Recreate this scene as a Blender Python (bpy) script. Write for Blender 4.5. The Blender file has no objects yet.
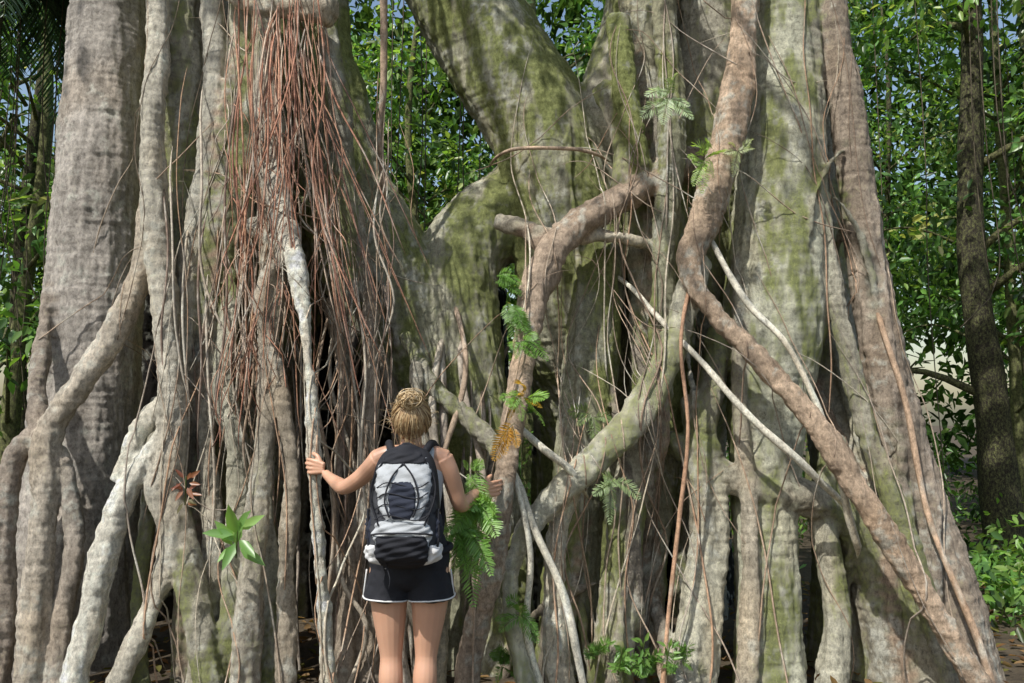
import bpy, math, random, numpy as np
from mathutils import Vector, Matrix, kdtree
from mathutils.bvhtree import BVHTree
random.seed(7); rng=np.random.default_rng(7)
scene=bpy.context.scene
# ---------------------------------------------------------------- survey
F=800.0; PITCH=math.atan(76/800.); CAMZ=1.58
cp,sp=math.cos(PITCH),math.sin(PITCH)
def S(u,v,d):
    a=(u-512)/F; b=(341.5-v)/F
    dy=cp-b*sp; dz=sp+b*cp; t=d/dy
    return np.array([a*t,d,CAMZ+dz*t])
# ---------------------------------------------------------------- noise
LAT=rng.random((32,32,32))
def vnoise(P):
    P=np.asarray(P); i=np.floor(P).astype(int); f=P-i; f=f*f*(3-2*f); i&=31; j=(i+1)&31
    def L(a,b,c): return LAT[a,b,c]
    x0,y0,z0=i.T; x1,y1,z1=j.T; fx,fy,fz=f.T
    c00=L(x0,y0,z0)*(1-fx)+L(x1,y0,z0)*fx; c10=L(x0,y1,z0)*(1-fx)+L(x1,y1,z0)*fx
    c01=L(x0,y0,z1)*(1-fx)+L(x1,y0,z1)*fx; c11=L(x0,y1,z1)*(1-fx)+L(x1,y1,z1)*fx
    return (c00*(1-fy)+c10*fy)*(1-fz)+(c01*(1-fy)+c11*fy)*fz-0.5
def fb(P,sc,oct=4,st=(1,1,1),off=0,gain=.6):
    P=np.asarray(P)*np.array(st)*sc+off; s=0;a=1;t=0
    for k in range(oct):
        s=s+a*vnoise(P+k*11.3); t+=a; a*=gain; P=P*2.03
    return s/t*1.9
def sst(x,a,b): 
    t=np.clip((x-a)/(b-a),0,1); return t*t*(3-2*t)
# ---------------------------------------------------------------- builder
class B:
    def __init__(s): s.V=[];s.Q=[];s.C=[];s.n=0
    def add(s,V,Q,C):
        V=np.asarray(V,float); s.V.append(V); s.Q.append(np.asarray(Q,int)+s.n)
        C=np.asarray(C,float)
        if C.ndim==1:
            if len(C)==3: C=np.append(C,0)
            C=np.tile(C,(len(V),1))
        s.C.append(C); s.n+=len(V)
    def obj(s,name,mat,parent=None,smooth=True,bake=False):
        V=np.concatenate(s.V);Q=np.concatenate(s.Q);C=np.concatenate(s.C)
        if bake: C=barkcol(V,C)
        return quadmesh(name,V,Q,C,mat,parent,smooth)
def quadmesh(name,V,Q,C,mat,parent=None,smooth=True):
    me=bpy.data.meshes.new(name)
    me.vertices.add(len(V)); me.vertices.foreach_set('co',np.ascontiguousarray(V,dtype=np.float32).ravel())
    me.loops.add(len(Q)*4); me.loops.foreach_set('vertex_index',np.ascontiguousarray(Q,dtype=np.int32).ravel())
    me.polygons.add(len(Q)); me.polygons.foreach_set('loop_start',(np.arange(len(Q))*4).astype(np.int32))
    me.update(calc_edges=True)
    if smooth: me.polygons.foreach_set('use_smooth',np.ones(len(Q),dtype=bool))
    if C is not None: setcol(me,C)
    o=bpy.data.objects.new(name,me); scene.collection.objects.link(o)
    if mat: me.materials.append(mat)
    if parent: o.parent=parent
    return o
def setcol(me,C):
    a=me.color_attributes.new('col','FLOAT_COLOR','POINT'); a.data.foreach_set('color',np.ascontiguousarray(C,dtype=np.float32).ravel())
def empty(name):
    o=bpy.data.objects.new(name,None); scene.collection.objects.link(o); return o
def barkcol(W,C):
    """natural variation of bark colour over the surface: tone, hue, lichen, moss growth"""
    c=C[:,:3].copy()*1.52*np.array([.97,1.0,1.02]); a=C[:,3]
    v=(1+.38*fb(W,2.0,3)) *(1+.45*fb(W,9,4,(1,1,.4),3,.8))*(1+.30*fb(W,24,3,(1,1,.12),8,.8))*(1+.24*fb(W,9,3,(.6,.6,6),5,.85))
    c*=np.clip(v,.25,1.8)[:,None]
    h=sst(fb(W,2.6,3,(1,1,.6),17),.05,.5)[:,None]*.4; c=c*(1-h)+h*c*np.array([1.0,.88,.74])
    l=(sst(fb(W,4.6,4,(1,1,.8),31,.8),.04,.24)*sst(fb(W,20,3,(1,1,.9),2,.85),-.08,.14))[:,None]*.62
    c=c*(1-l)+l*np.array([.60,.60,.52])
    ms=sst(fb(W,3.4,5,(1,1,.35),47,.78),-.27,.20)*a*(1-.5*l[:,0])
    return np.column_stack([np.clip(c,.01,.78),np.clip(ms,0,1)])
def cr(P,step):
    P=np.asarray(P,float)
    if len(P)<2: return P
    E=np.vstack([2*P[0]-P[1],P,2*P[-1]-P[-2]]); out=[]
    for i in range(len(P)-1):
        p0,p1,p2,p3=E[i:i+4]; n=max(1,int(np.linalg.norm((p2-p1)[:3])/step))
        t=(np.arange(n)/n)[:,None]
        out.append(.5*((2*p1)+(-p0+p2)*t+(2*p0-5*p1+4*p2-p3)*t**2+(-p0+3*p1-3*p2+p3)*t**3))
    out.append(P[-1:]); return np.vstack(out)
def tube(b,P,col,n=12,step=.06,flute=0.0,wob=0.0,sx=1.0,capr=True,taper=0):
    D=cr(P,step)
    if taper:
        D=D.copy(); m=len(D); k=np.arange(m)*step; e=np.minimum(k,k[::-1]); f=np.clip(e/taper,0,1)**.7
        D[:,3]*=.15+.85*f; D[:,1]+=(1-f)*.06
    X=D[:,:3]; r=np.maximum(D[:,3],1e-4); m=len(X)
    T=np.gradient(X,axis=0); T/=np.linalg.norm(T,axis=1)[:,None]+1e-9
    N=np.zeros_like(X); a=np.array([1.,0,0]) if abs(T[0,0])<.8 else np.array([0,1.,0])
    a=a-T[0]*a.dot(T[0]); N[0]=a/np.linalg.norm(a)
    for i in range(1,m):
        a=N[i-1]-T[i]*N[i-1].dot(T[i]); N[i]=a/(np.linalg.norm(a)+1e-9)
    Bn=np.cross(T,N)
    s=np.concatenate([[0],np.cumsum(np.linalg.norm(np.diff(X,axis=0),axis=1))])
    th=np.arange(n)/n*2*math.pi
    R=np.ones((m,n))
    if flute:
        for k in range(5):
            mm=[2,3,4,5,7][k]; R+=flute*random.uniform(.3,1)/(1+.3*k)*np.sin(mm*th[None,:]+s[:,None]*random.uniform(-1.5,1.5)+random.uniform(0,6))
    if wob:
        rm=np.mean(r)
        for k in range(4):
            R+=wob*np.sin(s[:,None]*random.uniform(1,5)/(rm*6+.02)/(1+k)+[0,1,1,2][k]*th[None,:]+random.uniform(0,6))
    R*=r[:,None]
    V=X[:,None,:]+R[:,:,None]*(np.cos(th)[None,:,None]*N[:,None,:]*sx+np.sin(th)[None,:,None]*Bn[:,None,:])
    if capr:
        c0=X[0][None,None]+(V[0:1]-X[0])*.02-T[0]*r[0]*.35; c1=X[-1][None,None]+(V[-1:]-X[-1])*.02+T[-1]*r[-1]*.35
        h0=X[0][None,None]+(V[0:1]-X[0])*.7-T[0]*r[0]*.25; h1=X[-1][None,None]+(V[-1:]-X[-1])*.7+T[-1]*r[-1]*.25
        V=np.concatenate([c0,h0,V,h1,c1]); m+=4
    V=V.reshape(-1,3)
    i=np.arange(m-1)[:,None]*n; j=np.arange(n)[None,:]; jj=(j+1)%n
    Q=np.stack([i+j,i+jj,i+n+jj,i+n+j],-1).reshape(-1,4)
    C=np.asarray(col,float)
    if len(C)==3: C=np.append(C,0)
    b.add(V,Q,np.tile(C,(len(V),1)))
def px(L):
    out=[]
    for u,v,d,w in L:
        r=w/F*d
        if w>=24:
            d2=d+.6*r; r*=d2/d; d=d2
        out.append(np.append(S(u,v,d),r))
    return out
def remesh(o,vox,smooth=2):
    m=o.modifiers.new('r','REMESH'); m.mode='VOXEL'; m.voxel_size=vox; m.use_smooth_shade=True
    if smooth:
        s=o.modifiers.new('s','SMOOTH'); s.factor=.5; s.iterations=smooth
    dg=bpy.context.evaluated_depsgraph_get(); me=bpy.data.meshes.new_from_object(o.evaluated_get(dg))
    o.modifiers.clear(); old=o.data
    V=np.empty(len(old.vertices)*3,np.float32); old.vertices.foreach_get('co',V)
    C=None
    if 'col' in old.color_attributes:
        C=np.empty(len(old.vertices)*4,np.float32); old.color_attributes['col'].data.foreach_get('color',C); C=C.reshape(-1,4)
    o.data=me; return V.reshape(-1,3),C
def transfer(me,V,C,jit=0.0):
    kd=kdtree.KDTree(len(V))
    for i,v in enumerate(V.tolist()): kd.insert(v,i)
    kd.balance()
    W=np.empty(len(me.vertices)*3,np.float32); me.vertices.foreach_get('co',W); W=W.reshape(-1,3)
    Wq=W.copy()
    if jit:
        Wq[:,0]+=jit*vnoise(W*9); Wq[:,2]+=jit*vnoise(W*9+7)
    idx=np.fromiter((kd.find(w)[1] for w in Wq.tolist()),int,len(W))
    C2=C[idx]
    E=np.empty(len(me.edges)*2,np.int32); me.edges.foreach_get('vertices',E); E=E.reshape(-1,2)
    cnt=np.bincount(E.ravel(),minlength=len(W))[:,None]+1
    for _ in range(3):
        A=C2.copy()
        for k in range(4):
            A[:,k]+=np.bincount(E[:,0],C2[E[:,1],k],len(W))+np.bincount(E[:,1],C2[E[:,0],k],len(W))
        C2=A/cnt
    for a in list(me.color_attributes): me.color_attributes.remove(a)
    setcol(me,barkcol(W,C2)); return W
# ---------------------------------------------------------------- materials
def newmat(name):
    m=bpy.data.materials.new(name); m.use_nodes=True; nt=m.node_tree; nt.nodes.clear()
    return m,nt,nt.nodes,nt.links
def mixc(nt,fac,a,b,mode='MIX'):
    n=nt.nodes.new('ShaderNodeMix'); n.data_type='RGBA'; n.blend_type=mode
    for s,val in ((0,fac),(6,a),(7,b)):
        if hasattr(val,'is_output'): nt.links.new(val,n.inputs[s])
        elif s==0: n.inputs[0].default_value=val
        else: n.inputs[s].default_value=(*val,1)
    return n.outputs[2]
def noise(nt,scale,detail=4,vec=(1,1,1),rough=.55,dist=0):
    tc=nt.nodes.new('ShaderNodeNewGeometry'); mp=nt.nodes.new('ShaderNodeMapping'); mp.inputs['Scale'].default_value=vec
    n=nt.nodes.new('ShaderNodeTexNoise'); n.inputs['Scale'].default_value=scale; n.inputs['Detail'].default_value=detail
    n.inputs['Roughness'].default_value=rough; n.inputs['Distortion'].default_value=dist
    nt.links.new(tc.outputs['Position'],mp.inputs[0]); nt.links.new(mp.outputs[0],n.inputs['Vector']); return n.outputs['Fac']
def ramp(nt,s,a,b,va=0,vb=1):
    r=nt.nodes.new('ShaderNodeMapRange'); nt.links.new(s,r.inputs[0]); r.inputs[1].default_value=a; r.inputs[2].default_value=b
    r.inputs[3].default_value=va; r.inputs[4].default_value=vb; return r.outputs[0]
def mul(nt,a,b,op='MULTIPLY'):
    n=nt.nodes.new('ShaderNodeMath'); n.operation=op
    for i,x in enumerate((a,b)):
        if hasattr(x,'is_output'): nt.links.new(x,n.inputs[i])
        else: n.inputs[i].default_value=x
    return n.outputs[0]
def attr(nt):
    a=nt.nodes.new('ShaderNodeAttribute'); a.attribute_name='col'; return a
def finish(nt,col,rough=.8,bump=None,bs=.3,bd=.01,spec=.3,sss=0):
    p=nt.nodes.new('ShaderNodeBsdfPrincipled'); o=nt.nodes.new('ShaderNodeOutputMaterial')
    if hasattr(col,'is_output'): nt.links.new(col,p.inputs['Base Color'])
    else: p.inputs['Base Color'].default_value=(*col,1)
    p.inputs['Roughness'].default_value=rough; p.inputs['Specular IOR Level'].default_value=spec
    if sss:
        p.inputs['Subsurface Weight'].default_value=sss; p.inputs['Subsurface Radius'].default_value=(.02,.008,.004); p.inputs['Subsurface Scale'].default_value=.6
    if bump is not None:
        b=nt.nodes.new('ShaderNodeBump'); b.inputs['Strength'].default_value=bs; b.inputs['Distance'].default_value=bd
        nt.links.new(bump,b.inputs['Height']); nt.links.new(b.outputs[0],p.inputs['Normal'])
    nt.links.new(p.outputs[0],o.inputs[0]); return p
def bark_mat(name,fine=1.0):
    m,nt,N,L=newmat(name); a=attr(nt)
    n1=noise(nt,42,7,(1,1,.62),.84)
    v=ramp(nt,n1,.34,.66,.42,1.48)
    comb=N.new('ShaderNodeCombineColor'); [L.new(v,comb.inputs[i]) for i in range(3)]
    base=mixc(nt,1.0,a.outputs['Color'],comb.outputs[0],'MULTIPLY')
    mf=ramp(nt,mul(nt,mul(nt,a.outputs['Alpha'],.55),n1,'ADD'),.62,.95,0,.9)
    mc=mixc(nt,ramp(nt,n1,.35,.65),(.085,.105,.025),(.32,.35,.12))
    base=mixc(nt,mf,base,mc)
    finish(nt,base,.9,n1,1.0,.024*fine,.18); return m
BARK=bark_mat('fig_bark'); VINE=bark_mat('aerial_root_bark',.25)
def leafm(name,tr=.42,rough=.36,gloss=True):
    m,nt,N,L=newmat(name); a=attr(nt); c=a.outputs['Color']
    if gloss:
        p=finish(nt,c,rough,spec=.6); out=[n for n in N if n.type=='OUTPUT_MATERIAL'][0]
    else:
        p=N.new('ShaderNodeBsdfDiffuse'); L.new(c,p.inputs[0]); out=N.new('ShaderNodeOutputMaterial')
    t=N.new('ShaderNodeBsdfTranslucent'); g=mixc(nt,1.0,c,(1.6,1.6,.7),'MULTIPLY'); L.new(g,t.inputs[0])
    mx=N.new('ShaderNodeMixShader'); mx.inputs[0].default_value=tr; L.new(p.outputs[0],mx.inputs[1]); L.new(t.outputs[0],mx.inputs[2]); L.new(mx.outputs[0],out.inputs[0])
    return m
LEAF=leafm('leaf'); LEAFD=leafm('far_leaf',.4,gloss=False)
# ================================================================ FIG TREE
GB=(.25,.205,.165,.2); GR=(.27,.245,.19,.7); BR=(.28,.205,.148,.1); PA=(.48,.435,.35,.15); MG=(.23,.22,.15,1.0); PM=(.35,.325,.25,.85); SHADE=(.010,.008,.006,.0)  # last tone: shade of the hollows painted as near-black bark
M=[]
def A(L,col,fl=.06,wb=.03,n=28,step=.08): M.append((px(L),col,fl,wb,n,step,max(l[3] for l in L)))
A([(120,-420,5.7,34),(118,-200,5.6,34),(112,0,5.5,37),(103,150,5.4,41),(94,300,5.35,46),(84,420,5.3,50),(70,550,5.2,60),(55,780,5.1,78)],(.30,.265,.23,.12),.025,.012,36)
# left main
A([(235,-420,5.7,76),(242,0,5.5,80),(246,150,5.5,80),(252,300,5.7,72),(250,430,6.1,60),(250,600,6.5,66),(245,780,6.6,76)],GR,.09,.03,40)
A([(190,-300,5.2,22),(182,0,5.15,23),(185,200,5.1,25),(200,330,5.05,24),(197,500,5.0,20),(205,780,4.95,26)],GR,.07)
A([(262,-100,5.05,30),(258,60,5.0,32),(238,160,4.95,28),(222,280,5.05,20),(214,400,5.1,18),(205,780,5.1,18)],PM,.09,.04)
A([(305,-420,5.6,38),(308,0,5.5,38),(325,100,5.45,42),(345,190,5.4,48),(372,250,5.4,54),(400,310,5.45,52),(436,395,5.45,42),(466,480,5.35,36),(480,600,5.2,38),(490,780,5.1,45)],MG,.05,.02,36)
# saddle
A([(570,150,5.8,50),(525,205,5.75,46),(480,233,5.65,42),(456,272,5.55,42),(456,340,5.45,44),(474,430,5.35,38),(490,520,5.3,34),(500,780,5.1,45)],(.28,.26,.19,.9),.04,.02,36)
# limb
A([(330,-420,6.0,52),(395,-150,5.85,54),(452,-20,5.7,56),(500,62,5.6,57),(545,135,5.55,58),(572,220,5.55,66),(588,320,5.7,66),(592,450,6.3,56),(590,780,6.6,76)],(.28,.265,.19,1.0),.04,.02,40)
A([(700,-420,6.0,34),(655,-100,5.85,30),(628,20,5.75,26),(602,110,5.7,28),(585,200,5.7,36)],GR,.06)
# right trunks
A([(650,-420,5.6,36),(645,0,5.4,37),(650,150,5.3,38),(660,300,5.2,35),(655,420,5.2,28),(640,550,5.1,25),(622,780,5.0,30)],(.25,.235,.165,1.0),.1,.03,36)
A([(706,-420,5.55,32),(712,0,5.4,32),(705,200,5.35,32),(705,340,5.6,26),(700,500,6.4,24),(700,780,6.5,28)],GR,.1,.03)
A([(770,-420,5.3,38),(779,0,5.08,38),(782,150,4.96,42),(778,300,4.9,48),(770,410,4.86,37),(766,500,4.82,30),(768,600,4.78,30),(768,780,4.7,38)],(.38,.365,.275,.85),.035,.03,40)
A([(812,-420,5.7,24),(817,0,5.6,20),(824,200,5.6,22),(834,380,5.45,28),(850,480,5.25,36),(866,600,5.08,50),(885,780,4.9,70)],GR,.1,.03,30)
A([(822,-420,5.4,15),(830,-30,5.1,15),(845,100,5.05,17),(859,200,5.05,19),(874,300,5.05,21),(891,400,5.0,23),(915,500,4.95,27),(943,600,4.88,34),(985,780,4.8,46)],(.27,.215,.165,.2),.06,.03,24)
A([(800,-420,6.7,60),(760,0,6.6,70),(750,300,6.7,80),(750,780,6.9,120)],SHADE,.08,.02,30)  # filler cores behind the trunks, near-black colour standing in for deep shade
A([(530,250,6.7,70),(530,500,7.0,100),(530,780,7.1,110)],SHADE); A([(400,310,6.8,60),(390,500,7.0,90),(370,780,7.1,110)],SHADE); A([(250,330,6.9,80),(230,500,7.2,110),(230,780,7.3,130)],SHADE); A([(465,290,6.3,40),(460,500,6.7,50),(460,780,6.8,60)],SHADE)
A([(330,150,6.0,30),(345,320,6.1,50),(340,500,6.7,60),(330,780,6.8,70)],SHADE); A([(620,250,6.3,50),(640,500,6.8,80),(650,780,7.0,100)],SHADE); A([(160,200,6.2,30),(150,500,6.5,45),(150,780,6.6,60)],SHADE)
A([(602,235,5.2,24),(597,290,5.1,27),(592,350,5.05,28),(583,440,5.0,26),(572,560,4.95,24),(560,780,4.9,28)],MG,.07,.03,30)
A([(690,400,5.0,12),(703,460,4.85,17),(710,530,4.82,19),(702,610,4.77,20),(690,700,4.7,23),(680,800,4.65,26)],PM,.07,.04,20)
A([(668,440,4.95,11),(695,455,4.87,13),(728,478,4.83,13),(768,492,4.8,15),(810,500,4.85,16),(850,525,4.95,20),(880,600,4.98,21),(900,780,4.85,21)],GR,.08,.05,20)
A([(722,330,5.05,12),(715,380,4.95,14),(700,430,4.9,16)],GR)
# big roots
A([(750,-200,5.05,13),(745,-50,4.95,14),(741,60,4.87,15),(727,140,4.8,17),(706,215,4.74,17),(690,268,4.7,13),(712,310,4.6,10.5),(760,360,4.5,11),(812,420,4.44,11),(856,488,4.4,11.5),(900,556,4.38,11.5),(950,638,4.36,12),(1010,730,4.34,13)],(.37,.27,.19,.0),.03,.03,16,.05)
A([(735,150,5.5,14),(700,160,5.3,15),(668,170,5.1,16),(640,188,4.98,16),(605,208,4.9,15),(572,230,4.85,15),(547,265,4.75,15),(532,310,4.65,14),(522,370,4.5,12),(514,420,4.42,10.5),(505,480,4.36,10),(496,560,4.36,11),(474,640,4.42,12),(450,800,4.5,16)],(.30,.225,.165,.1),.04,.04,16,.05)
A([(498,221,5.0,7),(530,230,4.95,9),(570,240,4.92,8),(610,236,4.9,7),(650,246,5.0,7),(680,262,5.3,7)],(.38,.33,.25,.2),.05,.07,12)
A([(530,235,4.95,8),(552,262,4.85,9),(545,290,4.75,9)],BR,.05,.07,12)
A([(700,262,4.85,12),(684,310,4.76,14),(665,365,4.7,15),(635,420,4.64,16),(592,463,4.58,15),(552,500,4.54,13),(524,535,4.5,10),(511,580,4.48,8),(516,640,4.48,9),(545,740,4.43,12)],(.42,.39,.30,.65),.05,.05,18,.05)
A([(590,460,4.66,10),(560,520,4.62,10),(553,600,4.6,12),(560,680,4.58,14),(575,780,4.55,16)],PA,.06,.05)
A([(655,390,4.85,14),(634,480,4.82,17),(624,560,4.78,18),(614,650,4.73,20),(602,780,4.68,23)],PM,.08,.05,20)
A([(618,20,5.1,14),(626,90,5.0,14),(642,170,4.98,12)],MG); A([(604,90,5.2,12),(622,140,5.05,11),(618,210,4.95,10)],GR)
A([(650,-200,5.1,12),(668,40,5.0,12),(672,160,4.95,13),(660,300,4.9,12),(662,400,4.88,12)],MG,.06,.04)
A([(802,-150,5.15,8),(812,60,5.02,9),(822,200,4.95,9),(840,320,4.88,9),(868,430,4.8,10),(915,560,4.7,11),(965,740,4.6,12)],GR,.06,.05,14)
A([(738,260,5.0,7),(740,400,4.82,8),(750,560,4.74,9),(742,760,4.65,12)],(.30,.26,.2,.3),.06,.05,14)
A([(832,440,5.0,12),(822,520,4.9,12),(836,620,4.82,13),(826,760,4.75,16)],PM,.07,.05,14)
A([(900,470,4.95,10),(905,560,4.85,12),(925,650,4.78,13),(935,770,4.7,15)],GR,.07,.05,14)
# left roots
A([(160,-250,5.0,11),(158,-50,4.95,11),(157,60,4.9,12),(152,150,4.85,12),(158,250,4.82,13),(168,340,4.78,13),(174,420,4.74,14),(164,485,4.7,17),(172,535,4.66,13),(152,605,4.62,11),(112,700,4.58,13),(90,780,4.58,14)],(.41,.37,.30,.15),.05,.05,16,.05)
A([(166,440,4.76,12),(132,480,4.68,13),(108,545,4.62,14),(92,620,4.57,14),(66,710,4.52,16),(50,800,4.5,16)],(.52,.48,.40,.05),.05,.05,16,.05)
A([(172,500,4.7,13),(186,570,4.66,14),(205,650,4.62,15),(225,780,4.58,18)],GR,.06,.05,16)
A([(185,380,5.0,8),(160,410,4.8,9),(138,432,4.75,9),(120,480,4.7,9)],PA)
A([(150,180,4.95,9),(142,262,4.9,12),(122,318,4.86,13),(92,368,4.84,13),(62,408,4.82,13),(46,442,4.8,14),(46,500,4.78,13),(36,600,4.74,13),(20,780,4.7,15)],(.35,.30,.24,.2),.05,.05,16,.05)
A([(50,425,4.85,10),(18,455,4.82,11),(4,520,4.8,11),(2,620,4.78,11),(-12,780,4.75,14)],GB,.05,.05,14); A([(50,290,5.3,6),(42,350,5.1,8),(36,400,4.93,9),(42,430,4.86,10)],GB)
A([(60,450,4.85,8),(75,540,4.8,9),(60,640,4.75,10),(50,780,4.7,12)],(.3,.255,.21,.2),.05,.05,12)
A([(272,120,4.85,12),(272,165,4.7,12),(282,215,4.58,13),(297,275,4.45,9),(308,350,4.35,7),(312,430,4.31,6.5),(314,480,4.3,6.5),(322,580,4.32,7),(335,780,4.35,10)],(.52,.465,.375,.1),.04,.06,14,.05)
A([(264,10,4.85,14),(266,110,4.75,15),(272,220,4.68,14),(270,330,4.6,11),(263,450,4.55,10),(252,560,4.5,12),(240,780,4.48,15)],(.36,.315,.25,.4),.07,.05,16,.05)
A([(250,225,4.7,8),(272,240,4.6,9),(288,262,4.52,9)],PA); A([(232,250,5.05,8),(228,320,4.88,9),(222,380,4.8,11),(238,450,4.76,11),(235,560,4.72,11),(225,780,4.68,14)],PM,.06,.05,14)
A([(286,240,4.58,8),(262,300,4.56,8),(280,380,4.54,8),(292,470,4.5,8),(285,600,4.48,9),(290,780,4.45,12)],(.30,.25,.19,.1),.04,.06,12)
A([(222,-15,4.9,11),(255,2,4.8,13),(300,8,4.72,13),(332,14,4.68,15)],(.38,.32,.24,.1),.05,.05)
A([(325,30,4.9,12),(338,90,4.92,11),(345,170,5.0,10),(352,300,5.05,8)],GR,.06,.05,12)
A([(205,-60,5.05,12),(215,60,5.0,12),(205,160,4.98,10),(190,260,4.95,10),(180,400,4.92,10)],(.37,.34,.28,.2),.05,.05)
A([(268,400,5.0,7),(262,500,4.7,9),(270,600,4.66,10),(262,780,4.6,12)],PM); A([(212,330,5.1,8),(206,430,4.88,9),(214,540,4.8,10),(206,640,4.75,12),(180,780,4.68,13)],(.36,.32,.25,.3),.05,.05,12)
A([(158,400,5.1,7),(150,500,4.85,8),(140,620,4.8,9),(150,780,4.7,11)],GR)
# V-shaped buttresses in the centre
A([(405,335,5.2,6),(430,382,5.05,9),(470,420,5.0,9),(500,450,4.95,10)],GR); A([(415,365,5.0,5),(417,410,4.95,5),(430,480,4.9,8),(440,600,4.86,9),(430,780,4.8,12)],(.36,.32,.25,.1))
A([(372,340,5.2,6),(400,430,5.1,8),(385,520,5.05,10),(370,640,4.95,12),(360,780,4.85,16)],(.2,.16,.12,.1)); A([(335,300,5.2,8),(350,420,5.1,9),(345,600,4.95,10),(340,780,4.85,13)],(.22,.175,.13,.1))
A([(355,210,5.15,8),(372,330,5.0,7),(368,450,4.95,8),(352,600,4.9,9),(335,780,4.8,11)],(.27,.22,.17,.1),.05,.05,12)
b1=B()
for P,c,fl,wb,n,st,mw in M:
    if mw>=20: tube(b1,P,c,n,st,fl,wb)
core=b1.obj('tmp_core',None); remesh(core,.045,1)
bv=BVHTree.FromObject(core,bpy.context.evaluated_depsgraph_get())
bpy.data.objects.remove(core)
def surf(x,z,y0=3.0):
    h=bv.ray_cast(Vector((x,y0,z)),Vector((0,1,0)),2.9)
    return h[0].y if h[0] is not None else np.nan
def drape(path,r0,r1,off=.3,sm=5):
    D=cr(np.array([[x,0,z] for x,z in path]),.07)
    ys=np.array([surf(x,z) for x,_,z in D])
    ok=~np.isnan(ys)
    if ok.mean()<.85: return None
    ys=np.interp(np.arange(len(ys)),np.where(ok)[0],ys[ok])
    mn=np.array([ys[max(0,i-2):i+3].min() for i in range(len(ys))])
    k=np.ones(sm)/sm; mn=np.convolve(np.pad(mn,sm//2,'edge'),k,'valid')[:len(ys)]
    r=np.linspace(r0,r1,len(ys)); D[:,1]=np.minimum(mn,ys+.0)-r*off
    return np.column_stack([D,r])
def rpath(x,z0,z1,drift,amp):
    n=max(4,int(abs(z0-z1)/.35)); ph=random.uniform(0,6); w=random.uniform(.8,2.2)
    return [(x+drift*t/(n-1)+amp*math.sin(ph+w*t)+random.uniform(-.02,.02), z0+(z1-z0)*t/(n-1)) for t in range(n)]
cols=[GB,GR,PM,PA,(.25,.23,.165,.9),BR,(.2,.17,.135,.2),(.31,.275,.22,.3)]
big=B()
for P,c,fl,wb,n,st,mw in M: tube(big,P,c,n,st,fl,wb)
for i in range(48):
    x=random.choice([random.uniform(-2.2,-.9),random.uniform(0.0,1.3),random.uniform(1.9,2.5)])
    z0=random.choice([random.uniform(1,2.5),random.uniform(2,4.8),random.uniform(.6,1.6)])
    dr=random.gauss(0,.14)+ (0.25 if x>1.3 else 0)*(1 if z0>2 else .4)
    P=drape(rpath(x,z0,-.4,dr,random.uniform(.01,.05)),random.uniform(.010,.026),random.uniform(.02,.048),.3)
    if P is not None: tube(big,P,random.choice(cols),12,.06,.05,.06,taper=.3)
for i in range(14):
    x=random.choice([random.uniform(-2.6,-1.1),random.uniform(.4,2.3)]); z=random.uniform(.4,3.8); s=random.choice([-1,1])
    L=random.uniform(.25,.7)
    P=drape([(x,z),(x+s*L*.4,z-.12),(x+s*L*.8,z-.4),(x+s*L,z-.9)],random.uniform(.012,.024),random.uniform(.014,.03),.3)
    if P is not None: tube(big,P,random.choice(cols),12,.05,.05,.06,taper=.2)
tree=empty('strangler_fig_tree')
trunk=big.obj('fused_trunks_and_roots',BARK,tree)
V0,C0=remesh(trunk,.013,1)
me=trunk.data
W=transfer(me,V0,C0,.05)
Nn=np.empty(len(me.vertices)*3,np.float32); me.vertex_normals.foreach_get('vector',Nn); Nn=Nn.reshape(-1,3)
d=.020*vnoise(W*np.array([5,5,2.0]))+.016*vnoise(W*np.array([12,12,5])+5)+.015*fb(W,24,2,(1,1,.16),9)+.010*vnoise(W*np.array([30,30,22])+3)+.007*fb(W,8,2,(.5,.5,5),21)
me.vertices.foreach_set('co',(W+Nn*d[:,None]).astype(np.float32).ravel())
if not me.materials: me.materials.append(BARK)
me.update()
print('trunk verts',len(me.vertices))
bv=BVHTree.FromObject(trunk,bpy.context.evaluated_depsgraph_get())
vb=B()
VC=[BR,GB,(.36,.31,.24,.1),(.2,.145,.105,0),(.28,.22,.165,0),(.30,.195,.13,0),(.15,.115,.085,0)]
for i in range(120):
    x=random.choice([random.uniform(-2.4,-.8),random.uniform(-2.4,-.8),random.uniform(0.0,1.4),random.uniform(0,2.4)])
    z0=random.uniform(1.6,5.6); z1=max(-.2,z0-random.uniform(1.5,4.5))
    P=drape(rpath(x,z0,z1,random.gauss(0,.28)+(.2 if x>1.2 else 0),random.uniform(.02,.12)),random.uniform(.0015,.004),random.uniform(.002,.008),.8,9)
    if P is not None: tube(vb,P,random.choice(VC),6,.06,0,.04,taper=.25)
for i in range(60):
    x=random.choice([random.uniform(-2.5,-.9),random.uniform(.1,1.8)]); z=random.uniform(1.0,4.3); s=random.choice([-1,1,1])
    L=random.uniform(.3,1.1)
    P=drape([(x,z),(x+s*L*.3,z-.12*random.random()),(x+s*L*.65,z-.35),(x+s*L,z-random.uniform(.3,1.2))],.002,.005,.7,7)
    if P is not None: tube(vb,P,random.choice(VC),6,.05,0,.05,taper=.2)
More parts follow.
